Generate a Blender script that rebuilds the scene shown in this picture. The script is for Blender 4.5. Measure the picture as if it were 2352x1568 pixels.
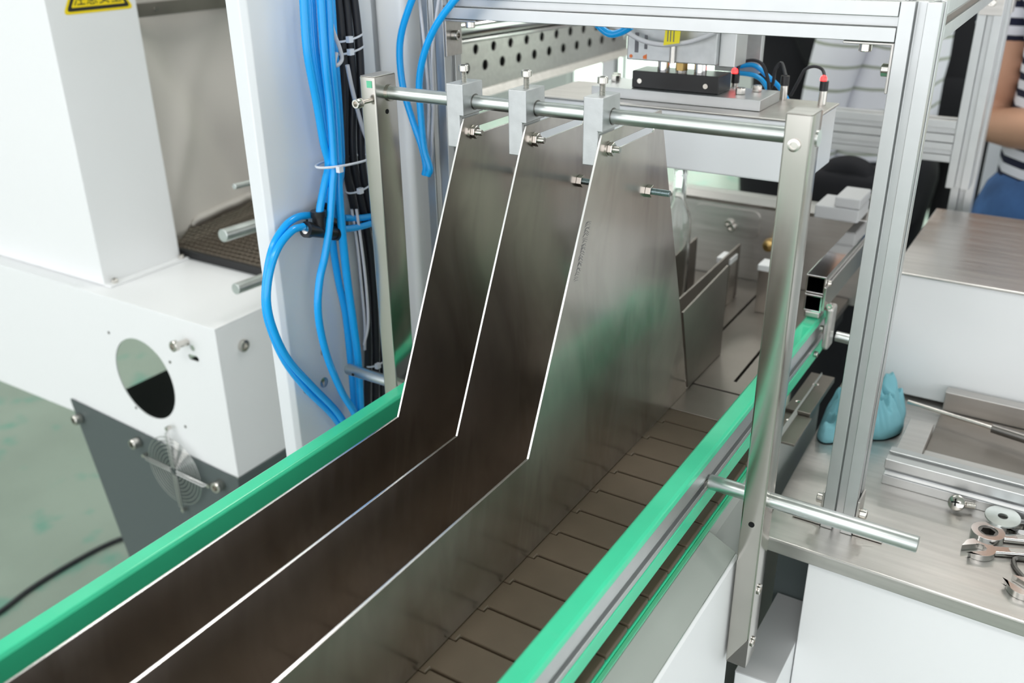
import bpy, bmesh, math, random
from mathutils import Vector, Matrix
from mathutils.geometry import tessellate_polygon
random.seed(7)
for o in list(bpy.data.objects): bpy.data.objects.remove(o)
scene = bpy.context.scene
COL = scene.collection
S = 0.001            # all coordinates below are millimetres; z = 0 is the top of the slat chain
PI = math.pi

# ------------------------------------------------------------------ camera
cam_d = bpy.data.cameras.new('camera'); cam = bpy.data.objects.new('camera', cam_d); COL.objects.link(cam)
yaw, pitch, roll = 0.566715, 0.434471, -0.014190
fw = Vector((-math.sin(yaw)*math.cos(pitch), math.cos(yaw)*math.cos(pitch), -math.sin(pitch)))
rt = Vector((math.cos(yaw), math.sin(yaw), 0)); dn = fw.cross(rt)
c_, s_ = math.cos(roll), math.sin(roll)
rt, dn = rt*c_ - dn*s_, rt*s_ + dn*c_
M = Matrix((rt, -dn, -fw)).transposed().to_4x4()
M.translation = Vector((326.83, -396.06, 496.33))*S
cam.matrix_world = M
cam_d.sensor_width = 36; cam_d.lens = 32.55; cam_d.clip_start = 0.01; cam_d.clip_end = 100
cam_d.dof.use_dof = True; cam_d.dof.focus_distance = 0.80; cam_d.dof.aperture_fstop = 5.6
scene.camera = cam

# ------------------------------------------------------------------ world, added fill lamps, exposure
w = bpy.data.worlds.new('overcast'); scene.world = w; w.use_nodes = True
w.node_tree.nodes['Background'].inputs[0].default_value = (0.96, 0.98, 1.0, 1)
w.node_tree.nodes['Background'].inputs[1].default_value = 1.75
scene.view_settings.view_transform = 'Standard'; scene.view_settings.look = 'None'
scene.view_settings.gamma = 1; scene.view_settings.use_curve_mapping = False
scene.view_settings.exposure = 0.45
def lamp(x, y, z, sx, sy, power):
    d = bpy.data.lights.new('ceiling_fill', 'AREA'); d.shape = 'RECTANGLE'; d.size = sx; d.size_y = sy; d.energy = power  # overhead fill added to brighten upward faces, no known fixture
    d.color = (1, 0.98, 0.95)
    o = bpy.data.objects.new('ceiling_fill', d); COL.objects.link(o); o.location = (x, y, z)
for lx in (-2.2, 0.3):
    for ly in (-2.0, 1.4, 4.6):
        lamp(lx, ly, 2.6, 1.4, 0.5, 20)

# ------------------------------------------------------------------ materials
MATS = {}
def mat(name, col, rough=0.5, metal=0.0, noise=0.0, nscale=30.0, bump=0.0, bscale=200.0, stretch=None, spec=0.5, alpha=None, trans=0.0, ior=1.45, coat=0.0, emit=None, rvar=0.0):
    m = bpy.data.materials.new(name); m.use_nodes = True; nt = m.node_tree; b = nt.nodes['Principled BSDF']
    b.inputs['Base Color'].default_value = (*col, 1); b.inputs['Roughness'].default_value = rough
    b.inputs['Metallic'].default_value = metal; b.inputs['Specular IOR Level'].default_value = spec
    b.inputs['IOR'].default_value = ior; b.inputs['Transmission Weight'].default_value = trans; b.inputs['Coat Weight'].default_value = coat
    if emit: b.inputs['Emission Color'].default_value = (*emit[0], 1); b.inputs['Emission Strength'].default_value = emit[1]
    if noise or bump or rvar:
        tc = nt.nodes.new('ShaderNodeTexCoord'); mp = nt.nodes.new('ShaderNodeMapping'); nt.links.new(tc.outputs['Object'], mp.inputs[0])
        if stretch: mp.inputs['Scale'].default_value = stretch
        def nz(sc, det=4):
            n = nt.nodes.new('ShaderNodeTexNoise'); n.inputs['Scale'].default_value = sc; n.inputs['Detail'].default_value = det
            nt.links.new(mp.outputs[0], n.inputs['Vector']); return n
        if noise:
            n = nz(nscale); r = nt.nodes.new('ShaderNodeMapRange'); r.interpolation_type = 'SMOOTHSTEP'; r.inputs['From Min'].default_value = .2; r.inputs['From Max'].default_value = .8
            r.inputs['To Min'].default_value = 1-noise; r.inputs['To Max'].default_value = 1+noise
            nt.links.new(n.outputs[0], r.inputs[0])
            mx = nt.nodes.new('ShaderNodeMix'); mx.data_type = 'RGBA'; mx.blend_type = 'MULTIPLY'; mx.inputs[0].default_value = 1
            mx.inputs[6].default_value = (*col, 1); nt.links.new(r.outputs[0], mx.inputs[7]); nt.links.new(mx.outputs[2], b.inputs['Base Color'])
        if rvar:
            n = nz(nscale*.6); r = nt.nodes.new('ShaderNodeMapRange'); r.interpolation_type = 'SMOOTHSTEP'; r.inputs['From Min'].default_value = .2; r.inputs['From Max'].default_value = .8
            r.inputs['To Min'].default_value = max(rough-rvar, .02); r.inputs['To Max'].default_value = rough+rvar
            nt.links.new(n.outputs[0], r.inputs[0]); nt.links.new(r.outputs[0], b.inputs['Roughness'])
        if bump:
            n = nz(bscale, 2); bp = nt.nodes.new('ShaderNodeBump'); bp.inputs['Strength'].default_value = bump; bp.inputs['Distance'].default_value = 0.0005
            nt.links.new(n.outputs[0], bp.inputs['Height']); nt.links.new(bp.outputs[0], b.inputs['Normal'])
    MATS[name] = m; return m
def stripes(name, base, line, period, duty, phase=0.0, rough=0.85):
    m = mat(name, base, rough); nt = m.node_tree; b = nt.nodes['Principled BSDF']
    tc = nt.nodes.new('ShaderNodeTexCoord'); sp = nt.nodes.new('ShaderNodeSeparateXYZ'); nt.links.new(tc.outputs['Object'], sp.inputs[0])
    nz = nt.nodes.new('ShaderNodeTexNoise'); nz.inputs['Scale'].default_value = 5; nt.links.new(tc.outputs['Object'], nz.inputs['Vector'])
    ad = nt.nodes.new('ShaderNodeMath'); ad.operation = 'MULTIPLY_ADD'; ad.inputs[1].default_value = period*.6; nt.links.new(nz.outputs[0], ad.inputs[0]); nt.links.new(sp.outputs[2], ad.inputs[2])
    dv = nt.nodes.new('ShaderNodeMath'); dv.operation = 'MULTIPLY_ADD'; dv.inputs[1].default_value = 1/period; dv.inputs[2].default_value = phase; nt.links.new(ad.outputs[0], dv.inputs[0])
    fr = nt.nodes.new('ShaderNodeMath'); fr.operation = 'FRACT'; nt.links.new(dv.outputs[0], fr.inputs[0])
    lt = nt.nodes.new('ShaderNodeMath'); lt.operation = 'LESS_THAN'; lt.inputs[1].default_value = duty; nt.links.new(fr.outputs[0], lt.inputs[0])
    mx = nt.nodes.new('ShaderNodeMix'); mx.data_type = 'RGBA'; nt.links.new(lt.outputs[0], mx.inputs[0]); mx.inputs[6].default_value = (*base, 1); mx.inputs[7].default_value = (*line, 1)
    nt.links.new(mx.outputs[2], b.inputs['Base Color']); return m

mat('steel_plate', (.60, .555, .52), .335, 1, noise=.10, nscale=9, stretch=(1, 2.2, .6), rvar=.07)
def brushed(n, aniso, axis):
    nt = MATS[n].node_tree; b = nt.nodes['Principled BSDF']; b.inputs['Anisotropic'].default_value = aniso
    c = nt.nodes.new('ShaderNodeCombineXYZ'); c.inputs[axis].default_value = 1; nt.links.new(c.outputs[0], b.inputs['Tangent'])
brushed('steel_plate', .45, 2)
# wiped, partly polished sheet: a clear gloss showing through a hazy one
nt = MATS['steel_plate'].node_tree; pb = nt.nodes['Principled BSDF']; out = nt.nodes['Material Output']
pb.inputs['Roughness'].default_value = .38
gl = nt.nodes.new('ShaderNodeBsdfAnisotropic'); gl.inputs['Color'].default_value = (.50, .465, .435, 1); gl.inputs['Roughness'].default_value = .15
tcp = nt.nodes.new('ShaderNodeTexCoord'); mpp = nt.nodes.new('ShaderNodeMapping'); mpp.inputs['Scale'].default_value = (1, 1.6, .7); nt.links.new(tcp.outputs['Object'], mpp.inputs[0])
nzp = nt.nodes.new('ShaderNodeTexNoise'); nzp.inputs['Scale'].default_value = 9; nzp.inputs['Detail'].default_value = 3; nzp.inputs['Distortion'].default_value = .8; nt.links.new(mpp.outputs[0], nzp.inputs['Vector'])
mrp = nt.nodes.new('ShaderNodeMapRange'); mrp.interpolation_type = 'SMOOTHSTEP'; mrp.inputs['From Min'].default_value = .32; mrp.inputs['From Max'].default_value = .68; mrp.inputs['To Min'].default_value = .38; mrp.inputs['To Max'].default_value = .70
nt.links.new(nzp.outputs[0], mrp.inputs[0]); mxp = nt.nodes.new('ShaderNodeMixShader'); nt.links.new(mrp.outputs[0], mxp.inputs[0]); nt.links.new(gl.outputs[0], mxp.inputs[1]); nt.links.new(pb.outputs[0], mxp.inputs[2]); nt.links.new(mxp.outputs[0], out.inputs['Surface'])
mat('steel_edge', (.85, .84, .82), .22, 1)
mat('steel', (.54, .515, .48), .17, 1, noise=.06, nscale=20, rvar=.05)
mat('steel_satin', (.60, .575, .55), .36, 1, noise=.07, nscale=12, bump=.04, bscale=400, stretch=(1, 14, 14), rvar=.06)
mat('steel_bed', (.27, .245, .22), .42, 1, noise=.12, nscale=14, rvar=.06)
mat('chrome', (.72, .71, .70), .09, 1)
mat('zinc', (.62, .65, .64), .34, 1, noise=.08, nscale=60, rvar=.06)
mat('nickel', (.66, .63, .59), .20, 1)
mat('stud', (.34, .42, .44), .28, 1)
mat('aluminium', (.60, .61, .615), .40, 1, noise=.03, nscale=40)
mat('aluminium_block', (.58, .59, .60), .48, 1, noise=.07, nscale=90, bump=.12, bscale=900)
mat('white_paint', (.86, .865, .875), .38, 0, bump=.03, bscale=900)
mat('white_gloss', (.80, .82, .85), .24, 0, coat=.2)
mat('grey_and_shaded_paint', (.40, .42, .395), .42, 0, bump=.06, bscale=1300)  # plain grey on cabinet and rear plate; painted shade on the conveyor flange
mat('dark_panel', (.085, .105, .105), .5, 0)
mat('black', (.012, .012, .013), .5)
mat('black_matte', (.004, .004, .005), .9)
mat('black_plastic', (.016, .016, .018), .28)
mat('black_fabric', (.012, .012, .015), .9)
mat('cable_black', (.016, .017, .022), .45)
mat('green_plastic', (.06, .70, .39), .28, 0, noise=.05, nscale=18, spec=.5, coat=.25)
mat('green_strip', (.14, .56, .34), .4)
mat('slat', (.118, .086, .058), .48, 0, noise=.10, nscale=22, bump=.05, bscale=900)
mat('blue_tube', (.008, .40, .95), .22, 0, coat=.15)
mat('white_cable', (.62, .62, .66), .45)
mat('cable_tie', (.80, .82, .88), .4)
mat('brass', (.55, .38, .15), .3, 1)
mat('yellow', (.92, .70, .01), .45)
mat('yellow_label', (.90, .76, .02), .4)
mat('ink', (.02, .02, .02), .5)
mat('ink_grey', (.16, .16, .18), .6)
mat('orange', (.75, .19, .05), .5)
mat('red_led', (.9, .01, .01), .2, emit=((1, .02, .02), 5))
mat('curtain', (.60, .565, .525), .75, 0, noise=.06, nscale=3, bump=.5, bscale=5)
mat('mesh_belt', (.055, .043, .034), .55, .3, noise=.3, nscale=160)
mat('mesh_wire', (.20, .165, .13), .45, .6)
mat('cloth_teal', (.20, .46, .53), .85, 0, noise=.22, nscale=14)
mat('glass', (.97, .99, .98), .04, 0, trans=1.0, ior=1.45)
mat('floor_epoxy', (.30, .36, .305), .34, 0, noise=.12, nscale=2.5, rvar=.06)
mat('wall_paint', (.52, .54, .53), .8)
mat('ceiling_paint', (.56, .57, .57), .8)
mat('window_glass', (.85, .95, .87), .1, emit=((.84, 1.0, .87), 1.7))
mat('skin', (.60, .33, .22), .5)
mat('hair', (.01, .008, .007), .4)
mat('denim', (.05, .13, .32), .8, 0, noise=.25, nscale=25)
mat('wrench_steel', (.62, .61, .60), .16, 1)
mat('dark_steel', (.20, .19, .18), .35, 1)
mat('grey_plastic', (.52, .52, .53), .5)
stripes('shirt_white', (.80, .80, .86), (.33, .36, .28), .043, .13)
stripes('shirt_navy', (.84, .84, .92), (.012, .014, .04), .027, .45, .35)
# floor: faint green paint splashes
nt = MATS['floor_epoxy'].node_tree; bs = nt.nodes['Principled BSDF']; old = bs.inputs['Base Color'].links[0].from_socket
tcn = nt.nodes.new('ShaderNodeTexCoord'); nz = nt.nodes.new('ShaderNodeTexNoise'); nz.inputs['Scale'].default_value = 9; nz.inputs['Detail'].default_value = 6
nt.links.new(tcn.outputs['Object'], nz.inputs['Vector']); mr = nt.nodes.new('ShaderNodeMapRange'); mr.inputs['From Min'].default_value = .57; mr.inputs['From Max'].default_value = .68; mr.inputs['To Max'].default_value = .6
nt.links.new(nz.outputs[0], mr.inputs[0]); mx = nt.nodes.new('ShaderNodeMix'); mx.data_type = 'RGBA'; nt.links.new(mr.outputs[0], mx.inputs[0])
nt.links.new(old, mx.inputs[6]); mx.inputs[7].default_value = (.10, .33, .25, 1); nt.links.new(mx.outputs[2], bs.inputs['Base Color'])

# ------------------------------------------------------------------ geometry helpers
def circle(cx, cy, r, n=24, a0=0.0, a1=2*PI): return [(cx+r*math.cos(a0+(a1-a0)*i/n), cy+r*math.sin(a0+(a1-a0)*i/n)) for i in range(n)]
def slot(cx0, cx1, cy, r, n=8):
    return [(cx1+r*math.cos(-PI/2+PI*i/n), cy+r*math.sin(-PI/2+PI*i/n)) for i in range(n+1)] + [(cx0+r*math.cos(PI/2+PI*i/n), cy+r*math.sin(PI/2+PI*i/n)) for i in range(n+1)]
def rrect(x0, x1, y0, y1, r, n=5):
    out = []
    for cx, cy, a in ((x1-r, y0+r, -PI/2), (x1-r, y1-r, 0), (x0+r, y1-r, PI/2), (x0+r, y0+r, PI)):
        out += [(cx+r*math.cos(a+PI/2*i/n), cy+r*math.sin(a+PI/2*i/n)) for i in range(n+1)]
    return out
class G:
    def __init__(s): s.v = []; s.f = []
    def add(s, vs, fs):
        b = len(s.v); s.v += [tuple(v) for v in vs]; s.f += [tuple(b+i for i in f) for f in fs]; return s
    def box(s, x0, x1, y0, y1, z0, z1):
        return s.add([(x0,y0,z0),(x1,y0,z0),(x1,y1,z0),(x0,y1,z0),(x0,y0,z1),(x1,y0,z1),(x1,y1,z1),(x0,y1,z1)],
                     [(0,3,2,1),(4,5,6,7),(0,1,5,4),(1,2,6,5),(2,3,7,6),(3,0,4,7)])
    def prism(s, poly, axis, a, b, holes=()):
        def P(p, t): return {'x': (t, p[0], p[1]), 'y': (p[0], t, p[1]), 'z': (p[0], p[1], t)}[axis]
        loops = [list(poly)] + [list(h) for h in holes]; flat = [p for l in loops for p in l]; n = len(flat)
        tris = tessellate_polygon([[Vector((p[0], p[1], 0)) for p in l] for l in loops]) if holes else [tuple(range(len(poly)))]
        vs = [P(p, a) for p in flat] + [P(p, b) for p in flat]
        fs = [tuple(t) for t in tris] + [tuple(i+n for i in reversed(t)) for t in tris]; k = 0
        for l in loops:
            m = len(l)
            for i in range(m): fs.append((k+i, k+n+i, k+n+(i+1) % m, k+(i+1) % m))
            k += m
        return s.add(vs, fs)
    def cyl(s, p0, p1, r, n=20, r1=None, cap=True):
        p0 = Vector(p0); p1 = Vector(p1); d = (p1-p0).normalized(); u = d.orthogonal().normalized(); v = d.cross(u); r1 = r if r1 is None else r1
        vs = []
        for p, rr in ((p0, r), (p1, r1)):
            for i in range(n): a = 2*PI*i/n; vs.append(p+u*rr*math.cos(a)+v*rr*math.sin(a))
        fs = [(i, (i+1) % n, n+(i+1) % n, n+i) for i in range(n)]
        if cap: fs += [tuple(reversed(range(n))), tuple(range(n, 2*n))]
        return s.add(vs, fs)
    def lathe(s, prof, c, axis='z', n=24):          # prof: (radius, height) pairs
        c = Vector(c); vs = []; m = len(prof)
        for r, h in prof:
            for i in range(n):
                a = 2*PI*i/n; x, y = r*math.cos(a), r*math.sin(a)
                vs.append(c+Vector({'z': (x, y, h), 'y': (x, h, y), 'x': (h, x, y)}[axis]))
        fs = [(j*n+i, j*n+(i+1) % n, (j+1)*n+(i+1) % n, (j+1)*n+i) for j in range(m-1) for i in range(n)]
        fs += [tuple(range(n)), tuple(range((m-1)*n, m*n))]
        return s.add(vs, fs)
    def tube(s, pts, r, n=10, smooth=True, closed=False):
        pts = [Vector(p) for p in pts]
        if smooth: pts = spline(pts)
        t0 = (pts[1]-pts[0]).normalized(); u = t0.orthogonal().normalized(); vs = []; N = len(pts)
        for i, p in enumerate(pts):
            if closed: t = (pts[(i+1) % N]-pts[i-1]).normalized()
            else: t = (pts[min(i+1, N-1)]-pts[max(i-1, 0)]).normalized()
            u = (u-t*u.dot(t)).normalized(); v = t.cross(u)
            for k in range(n): a = 2*PI*k/n; vs.append(p+u*r*math.cos(a)+v*r*math.sin(a))
        R_ = N if closed else N-1
        fs = [(i*n+k, i*n+(k+1) % n, ((i+1) % N)*n+(k+1) % n, ((i+1) % N)*n+k) for i in range(R_) for k in range(n)]
        if not closed: fs += [tuple(reversed(range(n))), tuple(range((N-1)*n, N*n))]
        return s.add(vs, fs)
    def rot(s, ang, axis='z', c=(0, 0, 0)):
        m = Matrix.Rotation(ang, 3, axis.upper()); c = Vector(c); s.v = [tuple(m @ (Vector(v)-c)+c) for v in s.v]; return s
    def move(s, d): d = Vector(d); s.v = [tuple(Vector(v)+d) for v in s.v]; return s
    def xf(s, m3, d=(0, 0, 0)): d = Vector(d); s.v = [tuple(m3 @ Vector(v)+d) for v in s.v]; return s
    def build(s, name, m, parent=None, smooth=None, bevel=0.0, seg=2, label=None, kind=None):
        off = Vector((0, 0, 0)); q = parent
        while q is not None: off += Vector(q.location); q = q.parent
        me = bpy.data.meshes.new(name)
        me.from_pydata([tuple(Vector(v)*S-off) for v in s.v], [], s.f); me.update()
        bmx = bmesh.new(); bmx.from_mesh(me); bmesh.ops.recalc_face_normals(bmx, faces=bmx.faces); bmx.to_mesh(me); bmx.free()
        me.materials.append(MATS[m]); o = bpy.data.objects.new(name, me); COL.objects.link(o)
        if parent is not None: o.parent = parent
        if bevel:
            b = o.modifiers.new('bevel', 'BEVEL'); b.width = bevel*S; b.segments = seg; b.limit_method = 'ANGLE'; b.angle_limit = math.radians(35)
        if smooth: me.shade_smooth(); me.set_sharp_from_angle(angle=math.radians(smooth))
        if label: o['label'] = label
        if kind: o['kind'] = kind
        return o
def spline(pts, k=6):
    P = [pts[0]*2-pts[1]] + list(pts) + [pts[-1]*2-pts[-2]]; out = []
    for i in range(1, len(P)-2):
        p0, p1, p2, p3 = P[i-1:i+3]
        for j in range(k):
            t = j/k; out.append(.5*((2*p1)+(p2-p0)*t+(2*p0-5*p1+4*p2-p3)*t*t+(3*p1-p0-3*p2+p3)*t**3))
    out.append(P[-2]); return out
def tag(o, label, cat, group=None):
    o['label'] = label; o['category'] = cat
    if group: o['group'] = group
    return o
def thing(name, label, cat, loc=(0, 0, 0), group=None):
    o = bpy.data.objects.new(name, None); COL.objects.link(o); o.location = Vector(loc)*S; o.empty_display_size = .02
    return tag(o, label, cat, group)
def struct(o): o['kind'] = 'structure'; return o
def copy_tree(o, parent=None):
    c = o.copy(); COL.objects.link(c); c.parent = parent
    for ch in list(o.children): copy_tree(ch, c)
    return c
def hexpoly(cx, cy, af, a0=0.0): return [(cx+af/math.sqrt(3)*math.cos(a0+PI/3*i), cy+af/math.sqrt(3)*math.sin(a0+PI/3*i)) for i in range(6)]
def socket_screw(p, d, r, h, sr, sl, parent, name='cap_screw', m='nickel', n=20):
    """cap screw: head bottom at p, head grows along d (unit), shank goes the other way"""
    d = Vector(d).normalized(); g = G(); prof = [(r*.9, 0), (r, h*.08), (r, h*.9), (r*.88, h), (r*.55, h), (r*.55, h*.4)]
    g.lathe(prof, (0, 0, 0), 'z', n)
    if sl: g.cyl((0, 0, 0), (0, 0, -sl), sr, 14)
    q = Vector((0, 0, 1)).rotation_difference(d).to_matrix(); g.xf(q, p)
    return g.build(name, m, parent, smooth=35)
def thread(p0, p1, r, pitch=.9, n=14):
    p0 = Vector(p0); p1 = Vector(p1); L = (p1-p0).length; k = max(2, int(L/pitch)); prof = []
    for i in range(k): prof += [(r*.88, i*L/k), (r, (i+.5)*L/k)]
    prof.append((r*.8, L)); g = G().lathe(prof, (0, 0, 0), 'z', n)
    return g.xf(Vector((0, 0, 1)).rotation_difference((p1-p0).normalized()).to_matrix(), p0)
def tprofile(cx, cy, a=30.0):
    k = a/30; base = [(-15, -15), (-4.1, -15), (-4.1, -12.8), (-8, -12.8), (-8, -10.5), (-3.5, -6.5), (3.5, -6.5), (8, -10.5), (8, -12.8), (4.1, -12.8), (4.1, -15)]
    out = []
    for q in range(4):
        c, s2 = round(math.cos(q*PI/2)), round(math.sin(q*PI/2))
        out += [(cx+k*(x*c-y*s2), cy+k*(x*s2+y*c)) for x, y in base]
    return out

# ------------------------------------------------------------------ the hall
FZ = -900
struct(G().box(-7000, 6000, -6000, 7000, FZ-60, FZ).build('floor', 'floor_epoxy'))
wall = G().prism([(-7000, FZ), (6000, FZ), (6000, 2700), (-7000, 2700)], 'y', 6000, 6150,
                 holes=[[(x, z0), (x+1300, z0), (x+1300, z1), (x, z1)] for x in range(-6600, 5000, 1700) for z0, z1 in ((-800, 1500),)]).build('wall_back', 'wall_paint')
struct(wall)
for i, x in enumerate(range(-6600, 5000, 1700)):
    wn = G().box(x, x+1300, 6060, 6075, -800, 1500).build(f'window_{i+1}', 'window_glass'); struct(wn)
    g = G()
    for u in (0, 433, 866, 1300-40): g.box(x+u, x+u+40, 6035, 6059, -800, 1500)
    for z in (-800, 330, 1460): g.box(x, x+1300, 6040, 6059, z, z+40)
    g.build('window_frame', 'aluminium', wn)
struct(G().box(-7150, -7000, -6000, 6150, FZ, 2700).build('wall_left', 'wall_paint'))
struct(G().prism([(-2600, FZ), (6000, FZ), (6000, 2700), (-2600, 2700)], 'x', 3400, 3500, holes=[[(y, -500), (y+1700, -500), (y+1700, 1300), (y, 1300)] for y in range(-2300, 5000, 2100)]).build('wall_right', 'wall_paint'))
struct(G().box(-7000, 6000, -4500, 7000, 2700, 2800).build('ceiling', 'ceiling_paint'))

# ------------------------------------------------------------------ conveyor body
cv = thing('conveyor_frame', 'white painted conveyor body carrying the brown slat chain', 'conveyor', (-48, 100, FZ))
G().prism([(108.5, -9), (135, -23), (132, -27), (106.5, -14)], 'y', -700, 272).build('top_flange', 'grey_and_shaded_paint', cv, bevel=.8, smooth=30)  # white sheet greyed here: the flange's shade is put into its colour
G().prism([(135.1, -22.5), (137.5, -26), (137.5, -820), (134, -820), (134, -27)], 'y', -700, 272).build('side_cover', 'white_paint', cv, bevel=2.2, seg=3, smooth=30)
G().prism([(-225.5, -20), (-205, -9), (-203, -14), (-222, -24), (-222, -820), (-225.5, -820)], 'y', -700, 446).build('side_cover', 'white_paint', cv, bevel=1.5)
G().prism([(108.5, -9.5), (111, -20), (111, -820), (108, -820), (108, -22), (106.5, -14)], 'y', 272.5, 640).build('rear_side_plate', 'grey_and_shaded_paint', cv, bevel=.8)
G().box(-221, 105, -700, 446, -60, -14.2).build('bed', 'black', cv)
G().box(104.6, 108.4, -700, 470, -14, -8.2).build('wear_strip', 'green_strip', cv, bevel=.6, label='pale green plastic wear strip')
G().box(-205, -201.2, -700, 470, -14, -8.2).build('wear_strip', 'green_strip', cv, bevel=.6)
G().box(92, 104.4, -700, 446, -14, -5.2).build('chain_track', 'green_plastic', cv)
G().box(-201, -190, -700, 446, -14, -5.2).build('chain_track', 'green_plastic', cv)
for lx in (-215, 70):
    for ly in (-450, 400): G().box(lx, lx+28, ly, ly+28, FZ, -60).build('leg', 'white_paint', cv)
# ------------------------------------------------------------------ slat chain
ch = thing('slat_chain', 'brown plastic slat chain running along the conveyor', 'conveyor belt', (-48, 100, -5))
sp = [(-97, -5.4), (0, -5.4), (0, 1), (104, 1), (104, 37.0), (.6, 37.0), (.6, 32.1), (-97.6, 32.1), (-97.6, 37.0), (-201, 37.0), (-201, 1), (-97, 1)]
first = None
for k in range(-14, 12):
    if first is None:
        first = G().prism(sp, 'z', -5, 0).build('slat', 'slat', ch, bevel=1.2, seg=2); first.location.y = k*38.1*S
    else:
        o = first.copy(); COL.objects.link(o); o.location.y = k*38.1*S
# ------------------------------------------------------------------ guide rails
alu = [(95, 34), (104, 34), (104, 39.5), (98.5, 39.5), (98.5, 47), (104, 47), (104, 50), (102.2, 62), (95, 62)]
grn = [(87, 18.5), (88.5, 17), (103.5, 17), (104.8, 18.5), (104.8, 33.8), (94.8, 33.8), (94.8, 62.2), (103.6, 62.2), (104.8, 63.5), (104, 68.5), (101.5, 70), (89.5, 70), (87, 67.5)]
def rail(label, mirror, y0, y1):
    f = (lambda p: [(-193.5-(x-87), z) for x, z in p]) if mirror else (lambda p: p)
    t = thing('guide_rail', label, 'guide rail', (95 if not mirror else -202, 200, 17))
    G().prism(f(grn), 'y', y0, y1).build('plastic_strip', 'green_plastic', t, bevel=.9, seg=3, smooth=30, label='green plastic wear strip')
    G().prism(f(alu), 'y', y0, y1).build('aluminium_profile', 'aluminium', t, bevel=.35)
    return t
rail('green plastic guide rail with aluminium channel on the right of the slat chain', False, -420, 640)
rail('green plastic guide rail on the far left side of the divider plates', True, -520, 640)
# ------------------------------------------------------------------ divider plates
XP = (-138.3, -75.3, -5.1)
names = ('leftmost stainless divider plate rising to the crossbar', 'middle stainless divider plate between the other two', 'rightmost stainless divider plate reflecting the green guide rail')
prof = [(-430, 1.5), (492, 1.5), (455.5, 118), (379, 335), (263, 335), (148, 96), (-430, 96)]
for xp, lb in zip(XP, names):
    t = thing('divider_plate', lb, 'divider plate', (xp-1, 100, 1.5), 'stainless divider plates')
    G().prism(prof, 'x', xp-2, xp, holes=[slot(274, 362, 321.5, 3.4), circle(356, 267, 3.2, 16)]).build('plate', 'steel_plate', t, bevel=.35, seg=2)
    pm = t.children[0].data; pm.materials.append(MATS['steel_edge'])
    for pg in pm.polygons: pg.material_index = 1 if abs(pg.normal.x) < .5 else 0
g = G()
for i in range(30):
    f = i/29; y0 = 239-19*f+random.uniform(-1, 1); z0 = 269-44*f; w_ = 9-3*f
    g.tube([(XP[2]+.12, y0, z0), (XP[2]+.12, y0+w_*.5, z0+random.uniform(-.5, 2.2)), (XP[2]+.12, y0+w_, z0-random.uniform(.5, 2))], .16, 5)
g.build('marker_scribble', 'ink_grey', t, label='faint dark scribble')
# ------------------------------------------------------------------ crossbar, posts, rods
tag(G().cyl((-236, 278, 347), (160, 278, 347), 6.0, 40).build('crossbar', 'zinc', None, smooth=40), 'round zinc crossbar carrying the three clamp blocks', 'bar')
def post(x0, x1, y0, y1, z0, z1, label, side):
    t = thing('upright_post', label, 'post', ((x0+x1)/2, (y0+y1)/2, z0), 'stainless posts')
    g = G().prism(rrect(x0, x1, y0, y1, 1.6), 'z', z0, z1)
    g.build('tube', 'steel', t, smooth=40)
    g = G().prism(rrect(x0+.3, x1-.3, y0+.3, y1-.3, 1.5), 'z', z1+.01, z1+1); g.build('end_cap', 'steel_satin', t, bevel=.6, smooth=40)
    return t
tr = post(140, 159, 257, 284, -133, 366, 'tall stainless square post on the right of the conveyor', 1)
socket_screw((148.5, 256.9, 345), (0, -1, 0), 4.6, 1.6, 2, 0, tr, 'set_screw')
G().prism(circle(278, 347, 6, 24), 'x', 159.02, 159.5).build('bar_end', 'steel_satin', tr, smooth=40)
G().prism(circle(149.5, 22, 2.6, 20), 'y', 256.6, 256.95).build('screw_hole', 'black_matte', tr)
for z in (-52, -112): socket_screw((159.1, 270, z), (1, 0, 0), 5, 1.8, 2, 0, tr, 'bolt')
G().prism([(141, -133), (159, -133), (159, -100)], 'y', 256.2, 256.9).build('foot_gusset', 'dark_steel', tr)
tl = post(-248.5, -231, 257, 288, -133, 363, 'stainless square post on the left beside the blue tubes', -1)
socket_screw((-240.5, 248, 342), (0, -1, 0), 4.4, 8, 2.2, 9, tl, 'cap_screw')
G().prism(circle(272, 331, 2.2, 16), 'x', -230.95, -230.6).build('screw_hole', 'black_matte', tl)
G().prism(circle(278, 347, 7.6, 24), 'x', -231, -229).build('collar', 'steel', tl, smooth=40)
G().box(-240, -234, 256.6, 256.95, 354, 360).build('paint_mark', 'green_strip', tl)
t = thing('support_rod', 'zinc support rod joining the right guide rail to the right post', 'rod', (190, 270, 36), 'rail support rods')
G().lathe([(6.2, 105.5), (6.7, 106.5), (6.7, 276.2), (6.3, 277)], (0, 270, 43), 'x', 36).build('rod', 'zinc', t, smooth=35)
G().box(103.2, 106, 262, 268, 40, 46.6).build('slot_nut', 'steel', t)
t = thing('support_rod', 'short zinc rod poking out left of the left post before the blue tubes', 'rod', (-270, 270, 43), 'rail support rods')
G().lathe([(5.6, -309.5), (6.2, -308.5), (6.2, -212)], (0, 270, 47), 'x', 28).build('rod', 'zinc', t, smooth=35)
G().cyl((-297, 263.4, 46), (-297, 264.1, 46), 1.6, 14).build('pin_hole', 'black_matte', t)
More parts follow.
